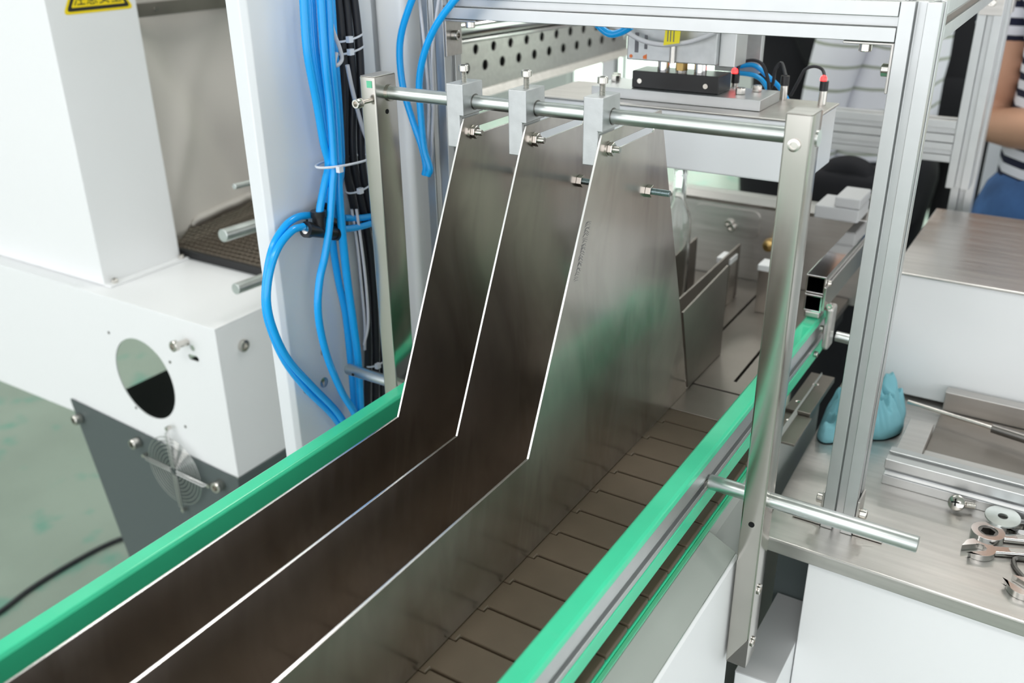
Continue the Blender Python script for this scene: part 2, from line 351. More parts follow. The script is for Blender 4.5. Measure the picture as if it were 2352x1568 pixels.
# ------------------------------------------------------------------ clamp blocks
cl = ('clamp block on the crossbar above the leftmost divider plate', 'clamp block on the crossbar above the middle divider plate', 'clamp block on the crossbar above the rightmost divider plate')
for xp, lb in zip(XP, cl):
    x0, x1 = xp-15.6, xp+1.8
    t = thing('clamp_block', lb, 'clamp block', ((x0+x1)/2, 275, 310), 'aluminium clamp blocks on the crossbar')
    g = G().prism([(x0, 310), (xp-2.2, 310), (xp-2.2, 337.5), (x1, 337.5), (x1, 364), (x0, 364)], 'y', 259.5, 290); g.build('block', 'aluminium_block', t, bevel=.7, seg=2)
    G().prism(circle(278, 347, 6.9, 28), 'x', x1+.02, x1+.25, holes=[circle(278, 347, 6.05, 28)]).build('bore_shadow_ring', 'dark_steel', t)  # dark ring painted as the shadow gap between bar and bore
    cx = (x0+x1)/2+1
    s1 = thread((cx, 273, 363.5), (cx, 273, 373), 2.5, .95).build('clamp_screw', 'nickel', t, smooth=30)
    socket_screw((cx, 273, 373), (0, 0, 1), 4.3, 5.2, 2, 0, s1, 'screw_head')
    G().prism(hexpoly(275, 321.5, 10, .3), 'x', xp+1.2, xp+5, holes=[circle(275, 321.5, 2.7, 14)]).build('nut', 'nickel', t, bevel=.5)
    G().prism(circle(275, 321.5, 6.4, 22), 'x', xp+.02, xp+1.1).build('washer', 'nickel', t, smooth=35)
    thread((xp-10, 275, 321.5), (xp+10.5, 275, 321.5), 2.7, .9).build('bolt', 'nickel', t, smooth=30)
    socket_screw((x0, 275, 321.5), (-1, 0, 0), 4, 4, 2, 0, t, 'bolt_head')
t = thing('threaded_rod', 'threaded rod with hex nuts tying the divider plates together', 'threaded rod', (-70, 356, 263))
thread((-144, 356, 267), (17, 356, 267), 3.0, 1.0, 18).build('rod', 'stud', t, smooth=30)
for x in (-138.2, -75.2, -5.0, -82.2, -12.0):
    G().prism(hexpoly(356, 267, 10, .25), 'x', x+.05, x+5, holes=[circle(356, 267, 3.05, 16)]).build('nut', 'nickel', t, bevel=.6)
# ------------------------------------------------------------------ aluminium machine frame
af = thing('profile_gantry', 'slotted aluminium profile frame with corner brackets over the machine', 'gantry', (190, 415, -58))
def bar3(name, axis, c1, c2, a, b, size=30, m='aluminium'):
    return G().prism(tprofile(c1, c2, size), axis, a, b).build(name, m, af, bevel=.5, seg=2)
bar3('post', 'z', 193, 415, -58.3, 430)
bar3('post', 'z', -272, 415, FZ, 520)
bar3('top_beam', 'x', 415, 414.7, -256.8, 177.5)
g = G().prism(tprofile(193, 414.7), 'y', 430.5, 1050); g.v = [(x-(y-430)*.027, y, z) for x, y, z in g.v]; g.build('side_beam', 'aluminium', af, bevel=.5)
bar3('post', 'z', 176, 1027, 134, 399.4)
bar3('post', 'z', 180, 1060, -58, 430)
bar3('rear_beam', 'x', 1027, 212, -260, 160.5)
bar3('rear_beam', 'x', 1024, 183, -260, 160.5, 26)
def bracket(pts, y0, y1, screws, name='corner_bracket'):
    b = G().prism(pts, 'y', y0, y1).build(name, 'steel_satin', af, bevel=.5)
    for p, d in screws: socket_screw(p, d, 5.2, 6.5, 2.5, 0, b, 'cap_screw')
bracket([(177.6, 399), (138, 399), (138, 397), (175.4, 397), (175.4, 360), (177.6, 360)], 402, 428, [((154, 412, 397), (0, 0, -1)), ((175.4, 412, 377), (-1, 0, 0))])
bracket([(-256.8, 399), (-218, 399), (-218, 397), (-254.6, 397), (-254.6, 362), (-256.8, 362)], 401, 429, [((-232, 412, 397), (0, 0, -1)), ((-254.6, 414, 382), (1, 0, 0))])
bracket([(177.6, -58), (150, -58), (150, -56), (175.4, -56), (175.4, -20), (177.6, -20)], 402, 428, [((175.4, 412, -34), (-1, 0, 0))], 'foot_bracket')
bracket([(208.4, -58), (236, -58), (236, -56), (210.6, -56), (210.6, -20), (208.4, -20)], 402, 428, [((210.6, 412, -38), (1, 0, 0))], 'foot_bracket')
b = G().box(162, 190, 1009, 1011.5, 366, 398).build('corner_bracket', 'steel_satin', af, bevel=.4); socket_screw((176, 1009, 382), (0, -1, 0), 5, 6, 2, 0, b, 'cap_screw')
b = G().box(195.3, 197.5, 1046, 1075, 366, 402).build('corner_bracket', 'steel_satin', af, bevel=.4); socket_screw((197.5, 1060, 386), (1, 0, 0), 5, 6, 2, 0, b, 'cap_screw')

# ------------------------------------------------------------------ work table and what lies on it
TZ = -58.6
tb = thing('work_table', 'stainless work table with folded front lip under the aluminium post', 'table', (380, 540, FZ))
G().prism([(131, 357.5), (760, 348), (760, 1016), (112, 1016), (115, 800)], 'z', TZ-2.5, TZ).build('table_top', 'steel_satin', tb, bevel=1.2, seg=3)
G().prism([(131, 357.5), (760, 348), (760, 351), (131, 360.5)], 'z', TZ-16, TZ-.6).build('front_lip', 'steel_satin', tb, bevel=1.4, seg=3)
for lx in (140, 720):
    for ly in (440, 960): G().box(lx, lx+32, ly, ly+32, FZ, TZ-2.6).build('leg', 'dark_panel', tb)
G().box(134, 178, 432, 435, -330, TZ-2.6).build('back_skirt', 'dark_panel', tb)
cb = thing('white_cabinet', 'white painted cabinet standing under the stainless table', 'cabinet', (420, 500, FZ))
G().box(179, 690, 366, 700, FZ, TZ-17).build('body', 'white_paint', cb, bevel=1)
lg = thing('pedestal', 'pale machine base ledge below the foot of the right post', 'machine base', (160, 380, FZ))
G().prism([(139.5, 296), (178, 299), (178, 430), (139.5, 430)], 'z', FZ, -181).build('body', 'white_paint', lg, bevel=1)
G().prism([(139.5, 296), (178, 299), (178, 430), (139.5, 430)], 'z', -180.8, -179.4).build('ledge_top', 'grey_plastic', lg)
ep = thing('end_plate', 'small stainless cover plate with screws beside the green guide rail', 'plate', (112, 530, -20))
G().box(96, 127, 470, 535, -20, -17).build('plate', 'steel_bed', ep, bevel=.6)
G().box(96, 124, 537, 640, -20, -13).build('plate', 'steel_bed', ep, bevel=.6)
for p in ((107, 518, -17), (105, 558, -13), (110, 610, -13)): G().lathe([(3.6, 0), (3.6, .5), (2, 1)], p, 'z', 16).build('screw', 'nickel', ep, smooth=35)
pf = thing('aluminium_profile', 'bright aluminium profile offcut lying on the stainless table', 'profile', (300, 525, TZ))
G().prism(tprofile(525, TZ+15.1, 30), 'x', 212, 700).build('extrusion', 'aluminium', pf, bevel=.5)
pf.rotation_euler[2] = 0.0
# rag
from mathutils import noise as mn
bm = bmesh.new(); N = 110; gr = []
for i in range(N+1):
    row = []
    for j in range(N+1):
        u, q = i/N*2-1, j/N*2-1; rr = math.hypot(u, q); a = math.atan2(q, u)
        k = max(abs(u), abs(q)); rad = (k/max(rr, 1e-6))*rr if rr else 0; edge = 1+.16*math.sin(3*a+1)+.10*math.sin(5*a+2.2)
        x, y = (math.cos(a)*rad*36*edge, math.sin(a)*rad*72*edge)
        p = Vector((x/60, y/60, 0)); wv = Vector((mn.noise(p*1.3+Vector((7, 0, 0))), mn.noise(p*1.3+Vector((0, 9, 0))), 0))*.9
        r1 = 1-abs(mn.noise((p+wv)*1.15+Vector((2, 3, 0))))*2.2; r2 = 1-abs(mn.noise((p+wv)*2.3+Vector((5, 1, 0))))*2.2
        env = min(1, (1-rad)*2.6)**.6 if rad < 1 else 0
        r3 = 1-abs(mn.noise((p+wv*.6)*4.2+Vector((1, 6, 0))))*2.4
        z = 1.2+env*(12+20*max(r1, 0)**1.4+16*max(r2, 0)**1.7+7*max(r3, 0)**1.5)+10*max(0, mn.noise(p*2+Vector((4, 4, 0))))*(.3+env)
        row.append(bm.verts.new((x+wv.x*5, y+wv.y*8, z)))
    gr.append(row)
for i in range(N):
    for j in range(N): bm.faces.new((gr[i][j], gr[i+1][j], gr[i+1][j+1], gr[i][j+1]))
me = bpy.data.meshes.new('rag'); bm.to_mesh(me); bm.free()
me.transform(Matrix.Scale(S, 4)); me.materials.append(MATS['cloth_teal']); me.shade_smooth()
rag = bpy.data.objects.new('rag', me); COL.objects.link(rag); rag.location = Vector((166, 634, TZ+.4))*S; rag.rotation_euler[2] = -.36; rag.modifiers.new('thickness', 'SOLIDIFY').thickness = .0012
tag(rag, 'crumpled teal blue rag on the stainless table behind the aluminium post', 'rag')
lb = thing('steel_bracket', 'bare steel strap bracket standing next to the teal rag', 'bracket', (225, 640, TZ))
G().box(214, 240, 552, 640, TZ+1, TZ+16).build('strap', 'steel_satin', lb, bevel=.6)
G().box(240.2, 520, 700, 716, TZ+1, TZ+30).build('bar', 'steel_satin', lb, bevel=.6)
G().box(240.2, 520, 575, 588, TZ+1, TZ+9).build('bar', 'steel_satin', lb, bevel=.6)
G().box(240.2, 520, 590, 698, TZ+.5, TZ+5).build('tray', 'steel_bed', lb, bevel=.6)
sd = thing('screwdriver', 'slim steel rod with dark sleeve resting across the strap bracket', 'rod', (300, 640, TZ+16.2))
G().tube([(205, 668, TZ+22), (300, 650, TZ+22.5)], 2.6, 12, False).build('shaft', 'nickel', sd, smooth=40)
G().tube([(298, 650.5, TZ+22.5), (440, 622, TZ+23)], 5.5, 14, False).build('sleeve', 'dark_steel', sd, smooth=40)
# loose screw
sc = thing('loose_screw', 'loose pan head cross screw lying against the aluminium profile', 'screw', (286, 498, TZ))
hd = G().lathe([(8.2, 0), (8.5, .9), (7.9, 2.9), (5.7, 4.6), (2.2, 5.5), (0.3, 5.7)], (0, 0, 0), 'z', 24)
q = Vector((0, 0, 1)).rotation_difference(Vector((-.25, -.8, .55)).normalized()).to_matrix(); pc = Vector((287, 497, TZ+9.2)); dr = q @ Vector((0, 0, 1))
hd.xf(q, pc).build('head', 'nickel', sc, smooth=35)
thread(pc-dr*.2, pc-dr*12+Vector((13, -3, 5)), 3.9, 1.4, 18).build('shank', 'nickel', sc, smooth=30)
for ang in (0, PI/2): G().box(-3.8, 3.8, -.75, .75, 4.6, 5.85).rot(ang).xf(q, pc).build('cross_recess', 'black_matte', sc)
wz = thing('flat_washer', 'large flat zinc washer resting on a spanner on the table', 'washer', (327, 509, TZ+5))
g = G().prism(circle(0, 0, 16, 40), 'z', 0, 2, holes=[circle(0, 0, 4.5, 20)]).rot(.10, 'x').move((329, 491, TZ+10.5)); g.build('ring', 'zinc', wz, bevel=.25, smooth=35)
def spanner(name, label, loc, rz, head, L=120, wid=10.5, th=5.5):
    t = thing(name, label, 'spanner', loc, 'spanners on the table')
    if head == 'ring':
        g = G().prism(circle(0, 0, 15, 40), 'z', 0, 9, holes=[circle(0, 0, 8.8, 28)])
        G().prism(circle(0, 0, 8.7, 28), 'z', .8, 8.2, holes=[hexpoly(0, 0, 11.5)]).rot(rz).move(loc).build('ratchet', 'dark_steel', t, smooth=30)
        x0 = 13
    else:
        o = [(13.5*math.cos(a), 13.5*math.sin(a)) for a in [math.radians(d) for d in range(-142, 143, 8)]]
        rz0 = math.radians(15); jaw = [(-15, 5.4), (2.5, 5.4), (5.2, 2.8), (5.2, -2.8), (2.5, -5.4), (-15, -5.4)]
        jaw = [(x*math.cos(rz0)-y*math.sin(rz0), x*math.sin(rz0)+y*math.cos(rz0)) for x, y in jaw]
        g = G().prism(o+jaw, 'z', 0, 6.2); x0 = 11
    g.rot(rz).move(loc).build('head', 'wrench_steel', t, bevel=1.2, seg=3, smooth=40)
    G().prism([(x0, -wid/2), (L, -wid*.55), (L, wid*.55), (x0, wid/2)], 'z', .4, th).rot(rz).move(loc).build('shaft', 'wrench_steel', t, bevel=1.5, seg=3, smooth=40)
    G().prism(rrect(26, L-14, -wid*.28, wid*.28, 1.6), 'z', th-.1, th+.25).rot(rz).move(loc).build('recess_panel', 'steel_satin', t, bevel=.1)
    return t
spanner('ring_spanner', 'chrome ratchet ring spanner behind the open ended spanner', (320, 463, TZ+.2), .36, 'ring', 130)
spanner('open_spanner', 'chrome open ended spanner lying closest to the ratchet spanner', (317, 436, TZ+.2), .42, 'open')
spanner('open_spanner', 'chrome open ended spanner cut by the right picture edge at table front', (358, 396, TZ+.2), -.75, 'open', 90)
spanner('open_spanner', 'pale steel spanner under the flat zinc washer', (347, 491, TZ+.2), .08, 'open', 110)
hk = G().tube([(366, 446, TZ+2.4), (348, 441, TZ+2.4), (348, 428, TZ+2.4), (359, 411, TZ+2.4)], 2.2, 6); tag(hk.build('hex_key', 'dark_steel', None), 'dark hex key between the two open ended spanners', 'hex key')
# machine housing on the table
mh = thing('machine_housing', 'white machine housing with brushed steel top on the table', 'machine', (380, 860, TZ))
G().box(158, 740, 722, 1008, TZ+4, 100).build('body', 'white_paint', mh, bevel=2, seg=3)
G().prism([(155, 717), (742, 717), (742, 1012), (155, 1012)], 'z', 100.2, 103.5).build('top_sheet', 'steel_satin', mh, bevel=1)
G().box(262, 740, 716, 720, TZ+.5, TZ+3.6).build('glass_strip', 'green_strip', mh)

# ------------------------------------------------------------------ infeed bed and lanes behind the chain
ib = thing('infeed_bed', 'brownish stainless infeed bed behind the end of the slat chain', 'machine bed', (-50, 640, -20))
G().box(-205, 84, 447, 512, -8, 1.2).build('transfer_plate', 'steel_bed', ib, bevel=.6)
G().prism([(-205, 514), (84, 514), (84, 860), (-205, 860)], 'z', -8, 2, holes=[[(33, 540), (36.5, 540), (34.5, 700), (31, 700)], [(-30, 530), (-27, 530), (-29, 845), (-32.5, 845)], [(-92, 560), (-89, 560), (-89, 845), (-92, 845)]]).build('bed_plate', 'steel_bed', ib, bevel=.4)
G().box(-200, 80, 450, 858, -30, -9).build('underside', 'black', ib)
def lane(x, pts, label):
    t = thing('lane_guide', label, 'guide plate', (x, 600, 2), 'infeed lane guides')
    G().prism(pts, 'x', x-1.5, x+1).build('plate', 'steel_bed', t, bevel=.3)
    G().box(x-8, x-1.6, pts[0][0]+10, pts[1][0]-10, 2.1, 5).build('foot', 'steel', t)
lane(-6, [(497, 3), (600, 3), (600, 118), (466, 107)], 'short stainless lane guide directly behind the rightmost divider plate')
lane(-55, [(560, 3), (790, 3), (790, 80), (560, 72)], 'long dark stainless lane guide in the middle of the infeed bed')
lane(-112, [(640, 3), (775, 3), (775, 84), (640, 78)], 'stainless lane guide next to the glass bottle')
for x, y, lbl in ((-5, 690, 'white plastic stop block on the infeed bed, right one'), (-62, 690, 'white plastic stop block on the infeed bed, left one')):
    t = thing('stop_block', lbl, 'stop block', (x, y, 2))
    G().box(x-9, x+9, y+60, y+84, 2.2, 62).build('stem', 'steel', t, bevel=.5); G().box(x-10, x+10, y+58, y+86, 62.2, 70).build('pad', 'white_paint', t, bevel=.6)
rw = thing('rear_wall_plate', 'stainless rear wall of the infeed with rolled top edge', 'machine wall', (-40, 866, -8))
G().box(-250, 108, 862, 866, -8, 120).build('sheet', 'steel_satin', rw, bevel=.4)
G().prism([(862, 110), (866, 106), (876, 118), (876, 128), (858, 128), (852, 118)], 'x', -250, 108).build('top_channel', 'steel_satin', rw, bevel=.6)
G().prism(rrect(-150, -52, 66, 106, 10), 'y', 859, 861.8).build('patch_plate', 'steel_satin', rw, bevel=.4)
for x, z in ((-96, 84), (-92, 78)): socket_screw((x, 859, z), (0, -1, 0), 6, 5, 2, 0, rw, 'bolt')
G().lathe([(2, -26), (8, -24), (10, -16), (8, -8), (5, 0)], (-30, 861, 66), 'y', 20).build('knob', 'brass', rw, smooth=50)
for x in (58, 62): socket_screw((x, 861, 40), (0, -1, 0), 7, 5, 2, 0, rw, 'bolt')
G().box(36, 92, 800, 858, 128.3, 146).build('plastic_stop', 'grey_plastic', rw, bevel=2)
G().box(60, 92, 800, 858, 146.2, 160).build('plastic_stop', 'grey_plastic', rw, bevel=2)
gt = thing('square_tube_rail', 'polished stacked square tubes at the end of the right guide rail', 'rail', (92, 700, 60))
def sqtube(x0, x1, z0, z1, y0, y1, w=2, nm='tube'):
    G().prism([(x0, z0), (x1, z0), (x1, z1), (x0, z1)], 'y', y0, y1, holes=[[(x0+w, z0+w), (x1-w, z0+w), (x1-w, z1-w), (x0+w, z1-w)]]).build(nm, 'chrome', gt, bevel=.4)
sqtube(84, 106, 100, 122, 606, 840); sqtube(85, 105, 79, 99.6, 604, 840)
G().box(86, 104, 606, 626, 70.4, 78.8).build('clamp', 'steel_satin', gt, bevel=2)
G().box(106.2, 109, 600, 830, 84, 112).build('side_strip', 'steel', gt, bevel=.4)
G().box(110, 118, 606, 628, 34, 86).build('hanger', 'steel_satin', gt, bevel=3)
for p, d in (((106.4, 616, 112), (1, 0, 0)), ((114, 606, 90), (0, -1, 0)), ((105.2, 612, 58), (1, 0, 0)), ((105.2, 600, 30), (1, 0, 0))): socket_screw(p, d, 3.6, 4, 2, 0, gt, 'cap_screw')
tag(G().cyl((118.4, 640, 40), (168, 640, 38), 6, 20).build('cross_rod', 'zinc', None, smooth=40), 'short zinc rod from the rail end towards the aluminium post', 'rod')
# glass bottle
gb = thing('glass_bottle', 'clear glass bottle gripped under the pick head', 'bottle', (-110, 690, 2))
G().lathe([(14, 8), (17, 12), (18, 20), (18, 120), (16, 140), (9, 156), (8, 190), (9, 192), (9, 200), (6.5, 200), (6.5, 190), (6.3, 158), (14, 138), (16, 120), (16, 22), (12, 12)], (-112, 800, 0), 'z', 28).move((0, -100, -2)).build('glass', 'glass', gb, smooth=50)
# ------------------------------------------------------------------ pick head
ph = thing('pick_head', 'grey pick head hood with pneumatic cylinder below the top beam', 'machine head', (-120, 550, 250))
G().prism([(-210, 250), (93, 250), (93, 310), (-210, 310)], 'y', 500, 604).build('hood', 'white_gloss', ph, bevel=2.5, seg=3)
G().box(-212, 95, 498, 606, 310.2, 312.6).build('hood_top', 'steel_satin', ph, bevel=1)
G().box(-150, 38, 522, 585, 312.8, 323.5).build('mounting_plate', 'aluminium', ph, bevel=.5)
G().box(-107, -10, 532, 568, 323.7, 341.5).build('black_block', 'black_plastic', ph, bevel=.8)
for x in (-98, -24): G().cyl((x, 531.9, 331), (x, 531.5, 331), 2.6, 16).build('block_screw', 'nickel', ph)
cy = G().box(-114, -15, 532, 572, 352, 440).build('cylinder_body', 'aluminium_block', ph, bevel=1.2)
G().box(-105, -101, 531.4, 531.9, 360, 380).build('print', 'ink_grey', cy); G().box(-94, -91, 531.4, 531.9, 364, 378).build('print', 'ink_grey', cy)
G().cyl((-109, 531.9, 356), (-109, 531.4, 356), 1.8, 12).build('print', 'orange', cy); G().prism([(-95, 354), (-91, 354), (-91, 359), (-95, 357)], 'y', 531.4, 531.9).build('print', 'orange', cy)
for x in (-77, -36): G().cyl((x, 546, 341), (x, 546, 353), 6.5, 24).build('guide_shaft', 'chrome', ph, smooth=40)
G().prism(hexpoly(-57, 546, 12), 'z', 343, 353).build('piston_nut', 'brass', ph, bevel=.5)
G().cyl((-57, 546, 341), (-57, 546, 344), 6, 20).build('piston_washer', 'nickel', ph)
G().cyl((-61, 529, 352), (-61, 529, 371), 3, 14).build('port_fitting', 'nickel', ph, smooth=40)
G().box(-15, 2, 540, 575, 350, 440).build('side_block', 'aluminium', ph, bevel=1)
for x, y in ((8, 548), (18, 570)): G().prism(hexpoly(x, y, 9), 'z', 323.6, 330).build('hex_bolt', 'nickel', ph, bevel=.6)
for x, y in ((-140, 560), (-146, 575)): G().prism(hexpoly(x, y, 9), 'z', 323.6, 330).build('hex_bolt', 'nickel', ph, bevel=.6)
G().box(-56, -4, 640, 650, 330, 440).build('back_plate', 'aluminium_block', ph, bevel=.6)
for x, y, led in ((-13, 590, 1), (82, 585, 1), (38, 598, 0)):
    s1 = G().cyl((x, y, 312.7), (x, y, 327), 4, 16).build('vacuum_sensor', 'nickel', ph, smooth=40)
    G().cyl((x, y, 327.2), (x, y, 337), 4.4, 16).build('sensor_cap', 'black_plastic', s1, smooth=40)
    if led: G().lathe([(3.2, 0), (3.4, 2), (2.6, 4.4), (.6, 5.4)], (x-1, y-1, 337.2), 'z', 16).build('indicator_lamp', 'red_led', s1, smooth=60)
lbq = thing('cable_label', 'yellow printed label wrapped on the grey cable at the cylinder', 'label', (-55, 520, 370))
G().prism([(-66, 371), (-49, 374), (-48, 393), (-64, 393)], 'y', 516, 516.6).build('sheet', 'yellow_label', lbq)
for x in (-62, -59, -55.5): G().box(x, x+.9, 515.6, 515.95, 375, 390).build('print', 'ink_grey', lbq)

# ------------------------------------------------------------------ film roller with perforated guard
fr = thing('film_roller', 'polished steel roller above a perforated guard at the back left', 'roller', (-430, 950, 250))
holes = [circle(716+46.6*i, 295-.7*i, 7.6, 16) for i in range(12)] + [circle(693+46.6*i, 319.5-.7*i, 7.2, 16) for i in range(12)]
G().prism([(640, 262), (1240, 252), (1240, 317), (640, 331)], 'x', -452, -450, holes=holes).build('perforated_guard', 'steel_satin', fr)
G().box(-500, -474, 640, 1240, 250, 330).build('guard_back', 'black', fr)
G().prism([(-450, 262), (-448, 262), (-440, 252), (-450, 250)], 'y', 640, 1240).build('guard_lip', 'steel_satin', fr)
G().cyl((-458, 600, 350), (-458, 1300, 334), 13, 32).build('roller', 'chrome', fr, smooth=40)
G().prism([(600, 366), (1300, 350), (1300, 430), (600, 440)], 'x', -500, -470).build('dark_beam', 'steel_bed', fr, bevel=1)
G().cyl((-451, 640, 333.5), (-451, 1240, 319.5), 2.4, 14).build('edge_bar', 'chrome', fr, smooth=40)
for y in (660, 1220): G().box(-492, -466, y, y+20, FZ, 249.8).build('leg', 'aluminium', fr)

# ------------------------------------------------------------------ white cabinet panel with tubes
pn = thing('white_machine_column', 'tall white machine column with folded edge behind the blue tubes', 'machine panel', (-370, 330, FZ))
G().prism([(-362, 214), (-345, 214), (-340, 219), (-340, 345), (-336, 350), (-336, 384), (-342, 388), (-342, 505), (-346, 505), (-346, 222), (-358, 222), (-358, 510), (-362, 510)], 'z', FZ, 900).build('folded_sheet', 'white_gloss', pn, bevel=1.2, seg=3, smooth=25)
G().prism(rrect(-338, -299, 388.5, 470, 8), 'z', FZ, 900).build('corner_post', 'white_paint', pn, smooth=50)
for p in ((-339.8, 236, 30), (-339.8, 262, 26), (-339.8, 268, 62)): G().lathe([(6, 0), (6, .6), (3, 1.6)], p, 'x', 18).build('screw', 'nickel', pn, smooth=35)
TUBES = {
    't1': [(-318,269,436),(-318,268,425),(-318,266,379),(-318,272,330),(-318,276,291),(-318,280,270),(-318,272,252),(-318,263,232),(-318,260,223)],
    't2': [(-326,287,435),(-326,287,423),(-326,285,376),(-326,290,326),(-326,293,286),(-326,295,266),(-326,287,243),(-326,280,228)],
    't3': [(-312,284,435),(-312,284,424),(-312,282,373),(-312,283,324),(-312,281,271),(-312,276,248),(-312,266,209),(-312,255,180),(-312,245,160),(-312,238,133),(-312,238,104),(-312,245,66),(-312,260,22),(-312,275,-9),(-312,285,-40)],
    't4': [(-314,296,434),(-314,296,423),(-314,293,372),(-314,293,318),(-314,290,268),(-314,287,240),(-314,286,194),(-314,287,145),(-314,290,94),(-314,292,46),(-314,289,-8),(-314,286,-47)],
    't5': [(-328,316,432),(-328,316,421),(-328,314,372),(-328,313,317),(-328,309,262),(-328,299,231),(-328,286,192),(-328,288,142),(-328,294,100),(-328,295,40),(-328,294,-14),(-328,290,-53)],
    'la': [(-322,240,215),(-322,224,215),(-322,204,204),(-322,189,183),(-322,181,156),(-322,184,125),(-322,198,86),(-322,226,43),(-322,257,-1),(-322,274,-34)],
    'lb': [(-330,260,220),(-330,242,223),(-330,224,219),(-330,205,204),(-330,192,178),(-330,185,148),(-330,188,120),(-330,201,80),(-330,226,36),(-330,258,-9),(-330,275,-40)],
    's1': [(-322,299,208),(-322,319,202),(-322,342,198),(-322,362,196)],
    's2': [(-318,287,199),(-318,314,194),(-318,337,192),(-318,357,192)],
    'u1': [(-262,372,435),(-273,372,419),(-288,372,389),(-293,372,364),(-291,372,333),(-282,372,303),(-271,372,274),(-267,372,254),(-269,372,244)],
    'u2': [(-196,366,437),(-217,366,421),(-241,366,396),(-257,366,369),(-265,366,340),(-265,366,306),(-263,366,274),(-257,366,254),(-260,366,246)],
    'u0': [(-116,455,401),(-109,455,394),(-97,455,387),(-85,455,389),(-74,455,395)],
}
LBL = {'t1': ('blue air tube of the bundle ending in the front black fitting', 4.0), 't2': ('blue air tube of the bundle ending in the rear black fitting', 4.0),
       't3': ('blue air tube bowing out left below the black fittings', 4.0), 't4': ('thick straight blue air tube running down the right of the bundle', 4.4),
       't5': ('blue air tube crossing behind the bundle beside the black cables', 4.0), 'la': ('blue air tube looping left from the front black fitting', 3.8),
       'lb': ('blue air tube looping left from the rear black fitting', 3.8), 's1': ('upper short blue tube leading right behind the left post', 3.6),
       's2': ('lower short blue tube leading right behind the left post', 3.6), 'u1': ('left one of two blue tubes curving down from the top beam end', 3.6),
       'u2': ('right one of two blue tubes curving down across the top beam end', 3.6), 'u0': ('short blue tube loop below the top beam by the roller', 3.6)}
for k, pts in TUBES.items():
    lb_, r = LBL[k]
    tag(G().tube(pts, r, 14).build('air_tube', 'blue_tube', None, smooth=60), lb_, 'tube', 'blue air tubes')
CABLES = {
    'c0': [(-332,326,436),(-332,330,420),(-332,331,379),(-332,329,336),(-332,323,293),(-332,320,261),(-332,324,228),(-332,330,193),(-332,335,157),(-332,334,105),(-332,330,42),(-332,322,-12),(-332,316,-67)],
    'c1': [(-330,335,436),(-330,339,419),(-330,340,378),(-330,339,335),(-330,332,292),(-330,330,259),(-330,335,226),(-330,341,190),(-330,345,154),(-330,345,101),(-330,341,37),(-330,334,-17),(-330,327,-73)],
    'c2': [(-327,344,435),(-327,348,418),(-327,350,377),(-327,348,334),(-327,342,290),(-327,340,257),(-327,344,224),(-327,351,187),(-327,356,150),(-327,356,98),(-327,351,33),(-327,344,-22),(-327,338,-78)]}
CL = {'c0': 'black cable nearest the blue tubes in the strapped bundle', 'c1': 'middle black cable of the strapped bundle', 'c2': 'black cable of the strapped bundle closest to the left post'}
for k, pts in CABLES.items():
    tag(G().tube(pts, 4.2, 12).build('black_cable', 'cable_black', None, smooth=60), CL[k], 'cable', 'black cables')
WH = {'w1': ([(-320,322,360),(-320,327,333),(-320,337,296),(-320,347,274),(-320,359,258)], 2.2, 'thin white cable slanting right to the left post'),
      'w2': ([(-318,298,420),(-318,301,411),(-318,304,395),(-318,311,378),(-318,313,367),(-318,306,362),(-318,302,364),(-318,306,374)], 1.9, 'thin white cable looped in front of the black cables'),
      'w3': ([(-321,311,214),(-321,315,174),(-321,316,128),(-321,316,81),(-321,312,50)], 1.6, 'thin white wire hanging beside the thick blue tube'),
      'w4': ([(-317,314,214),(-317,317,174),(-317,319,128),(-317,317,82),(-317,307,59)], 1.6, 'thin cream wire hanging between the blue tube and black cables'),
      'g1': ([(-274,384,426),(-270,384,376),(-268,384,311),(-277,384,241)], 1.6, 'grey wire running down behind the pair of curved blue tubes'),
      'g2': ([(-249,386,426),(-262,386,368),(-264,386,311),(-272,386,241)], 1.6, 'second grey wire running down behind the pair of curved blue tubes'),
      'gw': ([(-130,520,388),(-114,520,383),(-92,520,374),(-70,520,371),(-52,520,373),(-37,520,376),(-19,520,383),(-6,520,390)], 2.4, 'grey cable sagging in front of the pneumatic cylinder')}
for k, (pts, r, lb_) in WH.items():
    tag(G().tube(pts, r, 10).build('thin_cable', 'white_cable', None, smooth=60), lb_, 'cable', 'thin cables')
for pts, r, m, lb_, nm in (([(-14,598,336),(-13,600,345),(-1,600,350),(11,600,347),(19,600,332),(22,600,316)], 1.8, 'cable_black', 'black sensor cable arching from the left red lamp', 'sensor_cable'),
        ([(38,600,336),(26,620,346),(20,620,339),(19,620,325),(15,620,316)], 1.8, 'cable_black', 'black sensor cable from the unlit sensor', 'sensor_cable'),
        ([(82,587,336),(75,600,345),(66,600,348),(57,600,344),(52,600,333),(44,604,316)], 1.6, 'cable_black', 'black sensor cable arching from the right red lamp', 'sensor_cable'),
        ([(-30,640,336),(-11,640,339),(4,640,330),(22,640,316),(34,640,300)], 2.6, 'blue_tube', 'upper thin blue tube behind the pick head', 'thin_tube'),
        ([(-30,632,331),(-5,632,329),(8,632,319),(16,632,300)], 2.6, 'blue_tube', 'lower thin blue tube behind the pick head', 'thin_tube')):
    tag(G().tube(pts, r, 10).build(nm, m, None, smooth=60), lb_, 'cable' if 'cable' in nm else 'tube', 'pick head cables and tubes')
